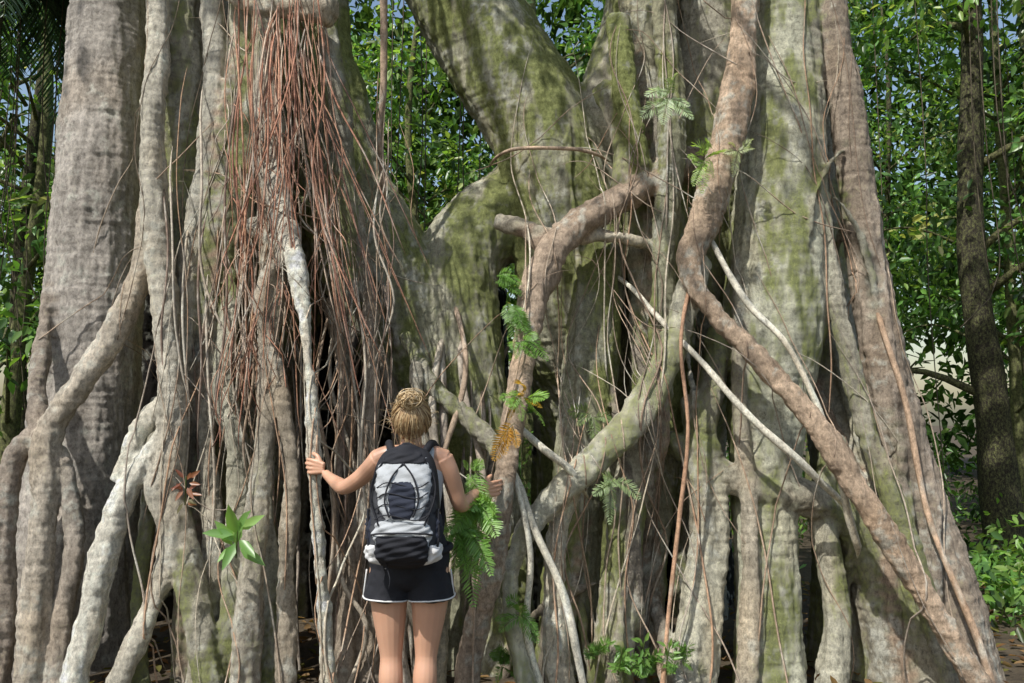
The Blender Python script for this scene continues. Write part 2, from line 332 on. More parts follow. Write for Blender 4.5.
for L,c in [([(690,205,5.0,3),(712,242,4.75,3),(745,300,4.56,3.5),(790,350,4.48,3),(830,440,4.45,3.5),(850,520,4.55,4),(862,560,4.65,3)],PA),
          ([(595,262,5.35,2),(630,287,5.0,2.6),(665,325,4.72,3),(700,360,4.58,3),(745,412,4.50,3.5),(800,462,4.5,4),(850,510,4.7,3)],PA),
          ([(505,415,4.6,3),(545,450,4.5,4),(570,470,4.5,4),(590,500,4.6,3)],PA),([(380,-150,5.1,4),(384,60,5.1,4),(380,130,5.15,3),(384,200,5.3,3)],BR),
          ([(866,250,5.15,3),(880,320,4.9,3),(905,400,4.8,3.2),(930,520,4.75,3),(985,660,4.65,4),(1000,740,4.6,4)],(.32,.22,.15,0)),
          ([(694,265,4.8,2.2),(681,340,4.55,2),(688,430,4.53,2),(679,520,4.52,2.4),(668,620,4.5,2.2),(660,720,4.5,3)],(.32,.19,.12,0)),
          ([(515,470,4.5,3),(535,530,4.42,4),(565,600,4.4,4),(590,720,4.38,4)],PA),([(508,450,4.45,3),(530,550,4.4,3),(528,640,4.5,4),(560,740,4.5,4)],PA),
          ([(488,165,5.3,1.6),(505,152,5.05,1.8),(530,148,4.95,2),(580,150,4.96,2),(612,160,5.1,1.6)],BR)]:
    tube(vb,px(L),c,7,.05,0,.05,taper=.1)
# free-hanging aerial roots on the left, rust coloured
RC=[(.30,.15,.10,0),(.23,.115,.08,0),(.34,.19,.125,0),(.18,.105,.08,0),(.38,.29,.22,0),(.27,.15,.10,0)]
for i in range(70):
    u=random.gauss(284,20); v0=random.uniform(-60,40); u1=u+random.gauss(22,42)+10; v1=random.uniform(230,470)
    d=random.uniform(4.42,4.75); w=random.uniform(.35,1.05)
    if random.random()<.3: u1=random.uniform(228,262)
    um=u*.55+u1*.45+random.gauss(0,13)
    tube(vb,px([(u,v0,d+.1,w),(u*.8+u1*.2+random.gauss(0,8),v0*.7+v1*.3,d,w),(um,v0*.4+v1*.6,d-.02,w),(u1,v1,d,w*.6)]),random.choice(RC),5,.08,0,.0,taper=.15)
for i in range(70):   # fine tangle
    u=random.gauss(262,22); v=random.uniform(100,360); d=random.uniform(4.42,4.7); s=random.choice([-1,1])
    L=[(u,v,d+.08,.5)]; 
    for k in range(4): u+=s*random.uniform(-6,14); v+=random.uniform(8,34); L.append((u,v,d+random.gauss(0,.04),.55)); s=s if random.random()<.6 else -s
    tube(vb,px(L),random.choice(RC+[(.34,.28,.22,0),(.2,.15,.11,0)]),4,.05,0,0)
for i in range(95):
    u=random.choice([random.gauss(250,10),random.uniform(225,400),random.uniform(320,390),random.uniform(150,330)]); v0=random.uniform(60,380); v1=v0+random.uniform(90,380)
    d=random.uniform(4.55,5.1); w=random.uniform(.4,1.4); q=random.gauss(0,18)
    c=random.choice([(.30,.19,.12,0),(.24,.18,.13,0),(.34,.29,.23,0),(.16,.115,.09,0)])
    tube(vb,px([(u,v0,d+.2,w),(u+q*.3+random.gauss(0,6),(v0*2+v1)/3,d,w),(u+q*.2+random.gauss(0,10),(v0+v1*2)/3,d,w),(u+q,v1,d,w*.8)]),c,5,.06,0,.0,taper=.25)
for i in range(30):
    u=random.uniform(285,500); d=random.uniform(4.75,5.3); w=random.uniform(1.2,4.6); v0=random.uniform(240,350)
    tube(vb,px([(u+random.gauss(0,24),v0,d+.8,w*.7),(u+random.gauss(0,14),v0+110,d+.2,w),(u+random.gauss(0,12),v0+230,d,w),(u+random.gauss(0,14),640,d,w*1.1),(u+random.gauss(0,24),780,d-.05,w*1.3)]),random.choice([GB,(.2,.155,.12,0),BR,(.14,.11,.085,0),(.32,.27,.21,0)]),7,.07,0,.06)
vb.obj('aerial_roots',VINE,tree,True,True)
# ---------------------------------------------------------------- leaves
def leaves(b,P,D,Nrm,L,Wd,C):
    n=len(P); D=D/np.linalg.norm(D,axis=1)[:,None]; Sd=np.cross(D,Nrm); Sd/=np.linalg.norm(Sd,axis=1)[:,None]+1e-9; U=np.cross(Sd,D)
    L=L[:,None];Wd=Wd[:,None]
    pts=[P, P+D*L*.32+Sd*Wd*.5+U*Wd*.14, P+D*L*.7+Sd*Wd*.36+U*Wd*.08, P+D*L-U*L*.08, P+D*L*.7-Sd*Wd*.36+U*Wd*.08, P+D*L*.32-Sd*Wd*.5+U*Wd*.14]
    V=np.stack(pts,1).reshape(-1,3); k=np.arange(n)[:,None]*6
    Q=np.concatenate([k+np.array([[0,1,2,3]]),k+np.array([[0,3,4,5]])])
    b.add(V,Q,np.repeat(np.column_stack([C,np.zeros(n)]),6,axis=0))
def gapfilter(cen):
    """natural clearings in the forest where open sky shows"""
    out=[]
    for c in cen:
        k=c[1]; ok=True
        for (sx,sz,r) in [(.525,.062,.045),(.60,.03,.02),(-.63,.04,.04),(-.575,.42,.085)]:
            if (c[0]/k-sx)**2+((c[2]-CAMZ)/k-sz)**2<(r+.25/k)**2 and random.random()<.96: ok=False
        if ok: out.append(c)
    return out
def clusters(b,cen,nl,spread,size,cbase,cvar=.35,flat=.6,droop=.6):
    cen=np.asarray(cen); k=len(cen); n=k*nl; ci=np.repeat(np.arange(k),nl)
    sc=rng.uniform(.6,1.3,(k,1))[ci]
    off=rng.normal(0,1,(n,3))*spread*sc*np.array([1,1,flat]); P=cen[ci]+off
    D=rng.normal(0,1,(n,3))*.6+off/spread*.5; D[:,2]-=droop
    Nr=rng.normal(0,.55,(n,3)); Nr[:,2]+=1; Nr[:,1]-=.3
    L=size*rng.uniform(.6,1.25,n); cb=np.asarray(cbase)[rng.integers(0,len(cbase),k)][ci]
    f=np.exp(rng.normal(0,cvar,k))[ci]*np.exp(rng.normal(0,.25,n)); 
    leaves(b,P,D,Nr,L,L*rng.uniform(.36,.5,n),np.clip(cb*f[:,None],.005,.45))
GREENS=[(.09,.19,.035),(.14,.26,.05),(.05,.115,.025),(.22,.34,.08),(.10,.21,.055),(.04,.09,.02)]
TB=bark_mat('forest_bark',.6)
def forest_tree(name,x,y,h,r,ncl,cs,size=.15,lean=(0,0),z0=.15,spread=.31,nl=40,cols=GREENS):
    t=empty(name); tb=B(); lb=B()
    top=np.array([x+lean[0],y+lean[1],h])
    tr=[[x,y,-.2,r*1.3],[x+lean[0]*.2+random.gauss(0,.08),y,h*.3,r],[x+lean[0]*.6+random.gauss(0,.1),y+lean[1]*.5,h*.65,r*.75],[*top,r*.25]]
    tube(tb,tr,(.09,.078,.06,.5),12,.2,.04,.03)
    cen=[]; nlimb=max(6,ncl//14)
    for i in range(nlimb):
        f=random.uniform(z0,1.0); a=random.uniform(0,6.28); Lm=cs*random.uniform(.5,1.1)*(1.15-f*.35)
        zb=h*f; base=np.array([x+lean[0]*f,y+lean[1]*f,zb*.96])
        end=base+np.array([math.cos(a)*Lm,math.sin(a)*Lm,random.uniform(-.1,.5)*Lm]); mid=(base+end)/2+np.array([0,0,.2*Lm])
        tube(tb,[[*base,r*.32],[*mid,r*.2],[*end,r*.06]],(.08,.07,.05,.4),6,.2)
        for j in range(ncl//nlimb):
            q=random.uniform(.3,1.15); c=base*(1-q)+end*q+np.array([random.gauss(0,.3),random.gauss(0,.3),random.gauss(.05,.28)])*cs*.33+np.array([0,0,.2*Lm*4*q*(1-min(q,1))])
            cen.append(c)
    clusters(lb,gapfilter(cen),nl,spread,size,cols,.5); 
    tb.obj('trunk_and_limbs',TB,t); lb.obj('crown',LEAF,t,smooth=False); return t
specs=[(6.0,9.6,8.5,.07,190,2.6),(7.9,12,10,.10,140,3.2),(4.8,13,10,.10,140,3.0),(9.5,9.5,9,.12,80,2.8),(7.3,11.2,6.0,.06,120,2.2),
       (-5.9,9.4,8.0,.09,130,2.5),(-8.0,12,10,.12,110,3.0),(-3.4,12.5,10.5,.12,130,3.0),(.3,12.5,10.5,.12,170,3.2),(-1.1,10.2,8.2,.06,140,2.0),(-10.5,9,9,.18,50,2.8)]
for s in specs: forest_tree('rainforest_tree',*s)
for (u,d,r) in [(992,8.6,.17),(900,12,.07),(20,10,.1)]:
    p=S(u,417,d); b=B(); lb=B(); x=p[0]
    q=[[x+.1,d,-.2,r*1.3],[x,d,1.6,r],[x-.12,d,3.4,r*.85],[x+.05,d,6.5,r*.5],[x,d,8,r*.2]]
    t=empty('slender_tree'); tube(b,q,(.045,.037,.03,.3),10,.2,.04,.04)
    cen=[]
    for k in range(9):
        z=random.uniform(1.6,7.8); a=random.uniform(0,6.3); l=random.uniform(.5,1.3)
        e=np.array([x+math.cos(a)*l,d+math.sin(a)*l,z+.3]); tube(b,[[x,d,z,r*.3],[*((np.array([x,d,z])+e)/2+[0,0,.15]),r*.2],[*e,r*.08]],(.07,.055,.04,.4),6,.2)
        cen+= [e+rng.normal(0,.28,3) for _ in range(7)]
    b.obj('trunk_and_limbs',TB,t); clusters(lb,gapfilter(cen),40,.27,.12,GREENS); lb.obj('crown',LEAF,t,smooth=False)
# distant forest mass
fbm=B(); cen=[]
while len(cen)<1350:
    x=random.uniform(-22,22); y=random.uniform(17,23)+abs(x)*.1; z=random.uniform(0,1)**.85*14
    n=fb(np.array([[x*.45,y*.1,z*.45]]),1,2)[0]
    if n<-.34: continue
    cen.append((x,y,z))
clusters(fbm,gapfilter(cen),38,.6,.42,[(.05,.10,.025),(.09,.16,.035),(.035,.07,.02)],.4)
fbm.obj('distant_forest',LEAFD,None,False)
ub=B(); cen=[]
for i in range(400):
    x=random.uniform(-12,12); y=random.uniform(7.6,15); 
    cen.append((x,y,random.uniform(.1,1.5)*random.random()+.1))
for i in range(110):
    x=random.choice([random.uniform(2.9,6),random.uniform(2.9,4.6),random.uniform(-6,-3.9)]); y=random.uniform(5.8,8.5); cen.append((x+(y-5.3)*.35,y,random.uniform(.03,.35)))
clusters(ub,cen,38,.22,.11,GREENS,.4); ub.obj('undergrowth_shrubs',LEAF,None,False)
lb=B()
for i in range(26):
    u=random.choice([random.uniform(870,1030),random.uniform(380,490),random.uniform(0,70)]); d=random.uniform(7.4,9.5); p=S(u,0,d)
    tube(lb,[[p[0],d,7.5,.006],[p[0]+random.gauss(0,.1),d,4.5,.006],[p[0]+random.gauss(0,.12),d,3.,.006],[p[0]+random.gauss(0,.2),d,random.uniform(.5,3),.005]],(.12,.10,.07,0),5,.2)
lb.obj('hanging_lianas',VINE)
def frond(tb,lb,base,dirv,L,drp,npin,pl,pw,col,up=(0,0,1),rw=.004,rcol=(.08,.12,.03,0),hang=.18):
    base=np.asarray(base,float); dirv=np.asarray(dirv,float); dirv/=np.linalg.norm(dirv)
    t=np.linspace(0,1,7); X=base+dirv*L*t[:,None]+np.array([0,0,-1])*drp*L*(t**2)[:,None]
    tube(tb,np.column_stack([X,np.linspace(rw,rw*.3,7)]),rcol,5,L/12)
    tt=np.linspace(.12,.98,npin); Xc=base+dirv*L*tt[:,None]+np.array([0,0,-1])*drp*L*(tt**2)[:,None]
    T=dirv*L+np.array([0,0,-1])*2*drp*L*tt[:,None]; T/=np.linalg.norm(T,axis=1)[:,None]
    Sd=np.cross(T,np.asarray(up,float)); Sd/=np.linalg.norm(Sd,axis=1)[:,None]+1e-9; U=np.cross(Sd,T)
    ln=pl*np.sin(np.pi*np.clip(tt*.86+.12,0,1))**.7*rng.uniform(.85,1.1,npin)
    for s in (-1,1):
        D=Sd*s+T*.55-np.array([0,0,1])*hang+rng.normal(0,.09,Sd.shape)
        C=np.tile(col[:3],(npin,1))*np.exp(rng.normal(0,.14,(npin,1)))
        leaves(lb,Xc,D,U+rng.normal(0,.2,U.shape),ln,np.full(npin,pw),C)
pt=empty('palm_tree'); tb=B(); lb=B(); pb=S(14,-50,7.2)
tube(tb,[[pb[0]-.9,7.4,-.2,.13],[pb[0]-.75,7.35,2.5,.10],[pb[0]-.2,7.25,pb[2]-.7,.08],[*pb,.08]],(.16,.14,.11,.2),12,.2,.02,.02)
for i in range(20):
    a=i/20*6.28+random.uniform(-.15,.15); e=random.uniform(-.1,.7)
    frond(tb,lb,pb,(math.cos(a),math.sin(a),e),random.uniform(1.0,1.5),random.uniform(.7,1.3),48,.5,.022,(.06,.12,.06),rw=.014,hang=.9)
tb.obj('stem',TB,pt); lb.obj('fronds',LEAF,pt,smooth=False)
# ---------------------------------------------------------------- unseen fig crown overhead, leaf clumps added to dapple the sun
SUNDIR=np.array([-.38,-.47,.80]); SUNDIR/=np.linalg.norm(SUNDIR)
cb=B(); cl=B(); cen=[]
for (x,y,z,r) in [(-1.9,5.7,6.4,.16),(-1.0,5.8,6.6,.3),(-.9,6,6.8,.25),(1.0,5.7,6.8,.25),(1.7,5.6,6.8,.25),(2.1,5.5,6.6,.15)]:
    for k in range(4):
        a=random.uniform(math.pi,2*math.pi); L=random.uniform(2.5,5.2)
        e=np.array([x+math.cos(a)*L,y+math.sin(a)*L,z+random.uniform(1.0,2.6)]); m=(np.array([x,y,z])+e)/2+np.array([0,0,.5])
        tube(cb,[[x,y,z-.8,r*.7],[*m,r*.25],[*e,r*.07]],GR,8,.3,.04,.03)
        for j in range(4):
            q=random.uniform(.3,1.2); cen.append(np.array([x,y,z])*(1-q)+e*q+rng.normal(0,.6,3)+[0,0,.3])
clusters(cl,cen,44,.25,.14,GREENS,.3)
cb.obj('crown_limbs',BARK,tree); cl.obj('crown_dapple_foliage',LEAFD,tree,smooth=False)
# ---------------------------------------------------------------- epiphytic ferns etc.
def fern(name,u,v,d,n,L,col,spread=1.0,main=None,pl=.34,pw=.06,npin=17,drp=.45,col2=None):
    t=empty(name); tb=B(); lb=B(); base=S(u,v,d)
    for i in range(n):
        a=random.uniform(0,6.28)
        dv=np.array([math.cos(a)*spread,-.45-.3*random.random(),math.sin(a)*spread])
        if main is not None: dv=dv*.6+np.array(main)
        l=L*random.uniform(.55,1.15)
        frond(tb,lb,base+rng.normal(0,.014,3),dv,l,drp*random.uniform(.5,1.5),npin,l*pl,l*pw*.7,col if (col2 is None or random.random()<.5) else col2,up=rng.normal(0,.5,3)+[0,-1,.5],rw=.0015)
    tb.obj('stalks',LEAF,t); lb.obj('fronds',LEAF,t,smooth=False)
G1=(.20,.36,.07); G2=(.15,.29,.06); G3=(.30,.44,.12)
fern('polypody_fern',497,278,4.62,6,.17,G2,.5,(.6,-.3,.1)); fern('polypody_fern',508,305,4.5,8,.18,G2,.5,(.3,-.3,-.5)); fern('polypody_fern',522,340,4.4,7,.17,G2,.7,(.3,-.3,0))
fern('polypody_fern',520,398,4.3,11,.18,G1,.9,(0,-.3,.2),col2=(.50,.30,.04)); fern('polypody_fern',512,425,4.25,5,.16,(.48,.27,.04),.6,(-.2,-.2,-.5))
fern('sword_fern',478,500,4.18,16,.24,(.24,.42,.11),.8,(-.1,-.3,-.2),npin=24); fern('sword_fern',462,528,4.12,11,.22,(.20,.36,.09),.9,(0,-.3,-.3),npin=24); 
fern('sword_fern',470,470,4.22,7,.17,(.24,.40,.11),.8,npin=20)
fern('polypody_fern',706,160,4.55,9,.17,G3,1.0); fern('polypody_fern',668,98,4.7,10,.19,(.40,.50,.32),1.0); fern('polypody_fern',612,482,4.45,8,.14,(.30,.40,.2),1.0,(0,0,-.3))
fern('polypody_fern',590,415,4.7,6,.15,(.2,.28,.10),1.0); fern('polypody_fern',516,612,4.38,8,.15,G2,.9); fern('polypody_fern',738,152,4.7,5,.12,(.42,.48,.28),1)
for (u,v) in [(625,662),(655,668),(600,655),(680,660),(505,665)]: fern('ground_fern',u,v,4.55,9,.16,G2,.9,(0,-.1,.6))
def broad(name,u,v,d,n,L,cols,up=.3):
    base=S(u,v,d); t=empty(name); tb=B(); lb=B(); top=base+np.array([.02,-.05,.16]); tube(tb,[[*base,.004],[*((base+top)/2),.004],[*top,.003]],(.1,.15,.04,0),6,.03)
    D=rng.normal(0,1,(n,3)); D[:,1]=-abs(D[:,1])*.5; D[:,2]=D[:,2]*.9+up; P=base+(top-base)*rng.uniform(.1,1,(n,1)); N=rng.normal(0,.3,(n,3))+[0,-1,.6]
    Ls=L*rng.uniform(.7,1.2,n); leaves(lb,P+D/np.linalg.norm(D,axis=1)[:,None]*.02,D,N,Ls,Ls*.36,np.asarray(cols)[rng.integers(0,len(cols),n)])
    tb.obj('stem',LEAF,t); lb.obj('leaves',LEAF,t,smooth=False)
broad('broadleaf_seedling',236,558,4.3,12,.16,[(.24,.44,.12),(.30,.48,.16),(.18,.34,.10)])
broad('red_leaf_sprig',185,505,4.5,14,.07,[(.22,.08,.05),(.30,.13,.07),(.14,.13,.06)],0)
for (u,v) in [(640,668),(618,675),(665,672)]: broad('groundcover_plant',u,v,4.5,16,.06,[(.14,.28,.07),(.19,.34,.08)],.4)
# ---------------------------------------------------------------- ground
m,nt,N,L=newmat('forest_soil')
c=mixc(nt,ramp(nt,noise(nt,6,6,rough=.7),.35,.65),(.055,.042,.028),(.11,.085,.055))
finish(nt,c,.95,noise(nt,25,5,rough=.7),.8,.04)
n=90; g=np.linspace(-1,1,n); g=np.sign(g)*np.abs(g)**3*150; X,Y=np.meshgrid(g,g); Y=Y+5
Z=.05*vnoise(np.column_stack([X.ravel()*1.3,Y.ravel()*1.3,X.ravel()*0+3])).reshape(X.shape)*np.exp(-(X**2+Y**2)/900)
V=np.column_stack([X.ravel(),Y.ravel(),Z.ravel()]); k=(np.arange(n-1)[:,None]*n+np.arange(n-1)[None,:]).ravel()
quadmesh('ground',V,np.column_stack([k,k+1,k+n+1,k+n]),None,m)
lb=B(); nn=5000; P=np.column_stack([rng.uniform(-5,5,nn),rng.uniform(2.5,8,nn),rng.uniform(.02,.05,nn)]); D=rng.normal(0,1,(nn,3)); D[:,2]*=.2; Nr=rng.normal(0,.3,(nn,3)); Nr[:,2]+=1
leaves(lb,P,D,Nr,rng.uniform(.05,.11,nn),rng.uniform(.025,.05,nn),np.array([(.20,.11,.05),(.28,.18,.09),(.12,.07,.04),(.16,.15,.05)])[rng.integers(0,4,nn)])
lb.obj('leaf_litter',LEAFD,None,False)
# ================================================================ WOMAN
X0,Y0=-.488,3.9
OFF=np.array([X0,Y0,0])
woman=empty('woman_hiker')
def rings(b,R,col,n=40,p=2.0,step=.012,close=True):
    D=cr(np.array(R),step) if step else np.array(R)
    th=np.arange(n)/n*2*math.pi; c,s=np.cos(th),np.sin(th)
    cx=np.sign(c)*np.abs(c)**(2/p); sy=np.sign(s)*np.abs(s)**(2/p)
    V=np.stack([D[:,0:1]+D[:,3:4]*cx,D[:,1:2]+D[:,4:5]*sy,np.repeat(D[:,2:3],n,1)],-1)
    if close:
        def cap(v,dz): ctr=v.mean(0); return [ctr+(v-ctr)*.9+[0,0,dz*.6],ctr+(v-ctr)*.6+[0,0,dz],ctr+(v-ctr)*.01+[0,0,dz*1.05]]
        up=1 if D[-1,2]>D[0,2] else -1
        V=np.concatenate([np.array(cap(V[0],-.006*up))[::-1],V,np.array(cap(V[-1],.006*up))])
    m=len(V); i=np.arange(m-1)[:,None]*n; j=np.arange(n)[None,:]; jj=(j+1)%n
    b.add(V.reshape(-1,3)+OFF,np.stack([i+j,i+jj,i+n+jj,i+n+j],-1).reshape(-1,4),col)
def T(b,P,col=(1,1,1),n=16,step=.012,sx=1.0):
    P=np.array(P,float); P[:,:3]+=OFF; tube(b,P,col,n,step,0,0,sx)
TORSO=[(0,0,.78,.10,.07),(0,.0,.82,.155,.10),(0,-.01,.90,.178,.115),(0,-.005,.97,.165,.105),(0,.0,1.06,.128,.09),(0,.0,1.15,.132,.092),(0,.0,1.25,.148,.10),(0,0,1.33,.158,.092),(0,-.005,1.39,.135,.075),(0,-.005,1.42,.075,.06),(0,0,1.455,.053,.055),(0,.012,1.52,.05,.055),(0,.02,1.56,.05,.055)]
sk=B(); SK=(1,1,1,0)
rings(sk,TORSO,SK)
for s in (-1,1):
    T(sk,[(s*.09,-.005,.92,.092),(s*.096,-.005,.83,.096),(s*.097,0,.73,.090),(s*.09,.0,.60,.073),(s*.084,.0,.49,.056),(s*.082,-.005,.44,.052),(s*.08,-.02,.36,.057),(s*.078,-.015,.26,.047),(s*.076,0,.15,.034),(s*.076,0,.09,.034),(s*.076,.0,.05,.036)])
    T(sk,[(s*.076,-.03,.045,.032),(s*.08,.05,.045,.035),(s*.085,.15,.03,.03)])
    T(sk,[(s*.05,0,1.42,.03),(s*.11,-.005,1.405,.042),(s*.165,0,1.38,.047)])
rings(sk,[(0,.02,1.468,.015,.03),(0,.03,1.485,.042,.06),(0,.025,1.52,.062,.082),(0,.015,1.56,.071,.092),(0,.01,1.60,.073,.095),(0,.005,1.635,.064,.084),(0,.0,1.66,.042,.058),(0,0,1.67,.015,.02)],SK)
T(sk,[(0,.105,1.60,.008),(0,.12,1.575,.011),(0,.128,1.555,.013)]); 
for s in (-1,1): T(sk,[(s*.072,.0,1.60,.008),(s*.082,-.008,1.585,.013),(s*.076,.0,1.55,.009)])
T(sk,[(-.155,0,1.38,.052),(-.20,.03,1.335,.046),(-.27,.085,1.275,.042),(-.345,.14,1.235,.037),(-.385,.20,1.24,.038),(-.455,.30,1.268,.027),(-.488,.335,1.288,.023)])
T(sk,[(.155,0,1.38,.052),(.185,.01,1.32,.046),(.21,.04,1.235,.042),(.235,.07,1.155,.036),(.265,.15,1.165,.036),(.310,.27,1.195,.026),(.332,.30,1.20,.022)])
def hand(b,wr,d,nrm,side,curl,th=.6):
    wr=np.array(wr);d=np.array(d,float);d/=np.linalg.norm(d);nrm=np.array(nrm,float);nrm-=d*nrm.dot(d);nrm/=np.linalg.norm(nrm)
    s=np.cross(d,nrm); 
    if s.dot(side)<0: s=-s
    lens=[(.038,.024,.02),(.042,.027,.021),(.039,.025,.02),(.03,.019,.018)]
    for i in range(4):
        o=s*(.031-.0205*i); k=wr+d*(.078-.004*abs(i-1))+o*1.08
        T(b,[(*(wr+o*.55),.014),(*(wr+d*.04+o*.85),.0135),(*k,.0105)],SK,10,.008)
        a=0; p=k.copy(); pts=[(*p,.0098)]
        for j in range(3):
            a+=curl[j]*(1+.08*i); dd=d*math.cos(a)+nrm*math.sin(a); p=p+dd*lens[i][j]; pts.append((*p,[.0086,.0078,.0066][j]))
        T(b,pts,SK,10,.006)
    a=wr+d*.02+s*.02; c=a+(d*.55+s*.75+nrm*.2)*.045; e=c+(d*.8+s*.35+nrm*.4*th)*.032; f=e+(d*.7+s*.1+nrm*.8*th)*.026
    T(b,[(*a,.015),(*c,.0125),(*e,.0105),(*f,.008)],SK,10,.006)
P=S(313,465,4.3)-OFF
hand(sk,(P[0]+.072,P[1]-.062,P[2]-.012),(-1,.22,.1),(.15,1,0),(0,0,1),(.55,.95,.8))
hand(sk,(.337,.305,1.20),(.72,.62,.10),(-.4,.9,0),(0,0,1),(.12,.25,.25))
m,nt,N,L=newmat('skin')
c=mixc(nt,noise(nt,14,4),(.50,.275,.18),(.60,.355,.24)); finish(nt,c,.42,noise(nt,220,3),.2,.002,.45,.12); SKIN=m
body=sk.obj('body',SKIN,woman); remesh(body,.0042,2)
if not body.data.materials: body.data.materials.append(SKIN)
def cloth(name,c1,c2,sc=300,rough=.8):
    m,nt,N,L=newmat(name); c=mixc(nt,noise(nt,9,4),c1,c2); f=noise(nt,sc,3); h=mul(nt,f,mul(nt,noise(nt,14,4,(1,1,.6)),2.0),'ADD'); finish(nt,c,rough,h,.5,.006,.25); return m
BLACK=cloth('black_fabric',(.012,.013,.017),(.028,.029,.036)); GREY=cloth('grey_fabric',(.34,.36,.38),(.50,.52,.54)); CHAR=cloth('charcoal_fabric',(.035,.038,.045),(.06,.062,.07)); WHITE=cloth('white_trim',(.62,.62,.62),(.75,.75,.75)); NAVY=cloth('navy_mesh',(.02,.025,.04),(.035,.04,.06),600)
sb=B()
HS=.035
rings(sb,[(0,-.005,.745+HS,.10,.08),(0,-.005,.78+HS,.172,.115),(0,-.012,.88+HS,.193,.130),(0,-.006,.95+HS,.178,.118),(0,0,1.0+HS,.155,.105)],SK)
for s in (-1,1): rings(sb,[(s*.102,-.006,.695+HS,.114,.114),(s*.102,-.006,.74+HS,.110,.110),(s*.095,-.006,.80+HS,.10,.11),(s*.09,-.006,.86+HS,.09,.10)],SK)
so=sb.obj('running_shorts',BLACK,woman); remesh(so,.006,3)
me=so.data; W=np.empty(len(me.vertices)*3,np.float32); me.vertices.foreach_get('co',W); W=W.reshape(-1,3); Nn=np.empty_like(W).ravel(); me.vertex_normals.foreach_get('vector',Nn); Nn=Nn.reshape(-1,3)
W=W+Nn*(.010*vnoise(W*np.array([22,22,9]))+.004*vnoise(W*50))[:,None]; me.vertices.foreach_set('co',W.ravel())
if not me.materials: me.materials.append(BLACK)
tb=B()
for s in (-1,1):
    P=[]
    for i in range(41):
        a=i/40*2*math.pi; x=s*.102+.115*math.cos(a); 
        if s*x<.004: x=s*.004
        P.append((x,-.006+.115*math.sin(a),.697+HS+.012*max(0,s*math.cos(a))+.004*math.sin(3*a),.004))
    T(tb,P,SK,8,.02)
    T(tb,[(s*.215,-.02,.705+HS,.004),(s*.207,-.03,.76+HS,.004),(s*.199,-.03,.83+HS,.004)],SK,8,.02)
tb.obj('shorts_piping',WHITE,woman)
kb=B(); rings(kb,[(0,-.01,.88,.188,.124),(0,-.006,.95,.180,.118),(0,0,1.06,.142,.103),(0,0,1.15,.143,.104),(0,0,1.25,.157,.110),(0,0,1.32,.160,.100),(0,-.004,1.355,.135,.09),(0,-.004,1.38,.11,.078)],SK)
for s in (-1,1): T(kb,[(s*.095,.075,1.33,.02),(s*.10,.05,1.395,.018),(s*.10,.0,1.43,.016),(s*.095,-.05,1.41,.018),(s*.09,-.075,1.34,.02)],SK,10,.02,1.3)
ko=kb.obj('tank_top',GREY,woman); remesh(ko,.006,2)
if not ko.data.materials: ko.data.materials.append(GREY)
m,nt,N,L=newmat('blonde_hair'); a=attr(nt); finish(nt,a.outputs['Color'],.40,spec=.5); HAIR=m
hb=B(); 
HC=np.array([0,-.005,1.575]); HR=np.array([.092,.110,.102])
def hp(dv,k=1.0): dv=np.array(dv,float); dv/=np.linalg.norm(dv); return HC+dv*HR*k
nu,nv=40,26; Vh=[]
for i in range(nv):
    ph=math.pi*i/(nv-1)*.96+.01
    for j in range(nu):
        t=2*math.pi*j/nu; dv=np.array([math.sin(ph)*math.cos(t),math.sin(ph)*math.sin(t),math.cos(ph)])
        k=.98+.03*math.sin(7*t+4*ph)*math.sin(ph)
        if dv[1]>.25 and dv[2]<.5: k=.74
        if dv[2]<-.62: k=.70
        Vh.append(hp(dv,k)+OFF)
i=np.arange(nv-1)[:,None]*nu; j=np.arange(nu)[None,:]; jj=(j+1)%nu
hb.add(Vh,np.stack([i+j,i+nu+j,i+nu+jj,i+jj],-1).reshape(-1,4),(.22,.14,.07,0))
hcols=[(.44,.31,.16,0),(.32,.20,.10,0),(.54,.41,.24,0),(.20,.12,.06,0),(.38,.26,.13,0)]
bcols=[(.60,.46,.27,0),(.44,.31,.16,0),(.70,.57,.38,0),(.32,.21,.10,0),(.54,.40,.22,0)]
BD=(.05,-.66,.66); BUN=hp(BD,1.22)
for q in range(460):
    t=random.uniform(0,6.28)
    if random.random()<.45: st=np.array([math.cos(t)*random.uniform(.5,1),random.uniform(-.1,.45),math.sin(t)])
    else: st=np.array([random.uniform(-.9,.9),-.35-random.random()*.3,-.95+random.random()*.3])
    if st[2]<-.55 and st[1]>-.1: st[1]=-.3
    st/=np.linalg.norm(st); en=np.array([BD[0]+random.gauss(0,.12),BD[1],BD[2]+random.gauss(0,.12)]); en/=np.linalg.norm(en)
    pts=[]; bulge=random.uniform(0,.06)
    for f in (0,.25,.5,.75,1):
        dv=st*(1-f)+en*f; kk=1.0+random.uniform(0,.035)+.05*f+bulge*math.sin(f*3.14); w=hp(dv,kk)+rng.normal(0,.0014,3); pts.append((*w,.0020))
    T(hb,pts,random.choice(hcols),5,.02)
for q in range(400):
    ax=rng.normal(0,1,3); ax[1]+=.6; ax[2]+=.4; ax/=np.linalg.norm(ax); e1=np.cross(ax,[0,0,1.]); e1/=np.linalg.norm(e1); e2=np.cross(ax,e1)
    a0=random.uniform(0,6.28); R=random.uniform(.014,.046); c=BUN+ax*random.gauss(0,.010)+rng.normal(0,.007,3)
    T(hb,[(*(c+(e1*math.cos(a0+k*.7)*1.2+e2*math.sin(a0+k*.7)*.85)*R*(1.0+.12*random.random())),.0020) for k in range(random.randint(4,8))],random.choice(bcols),5,.012)
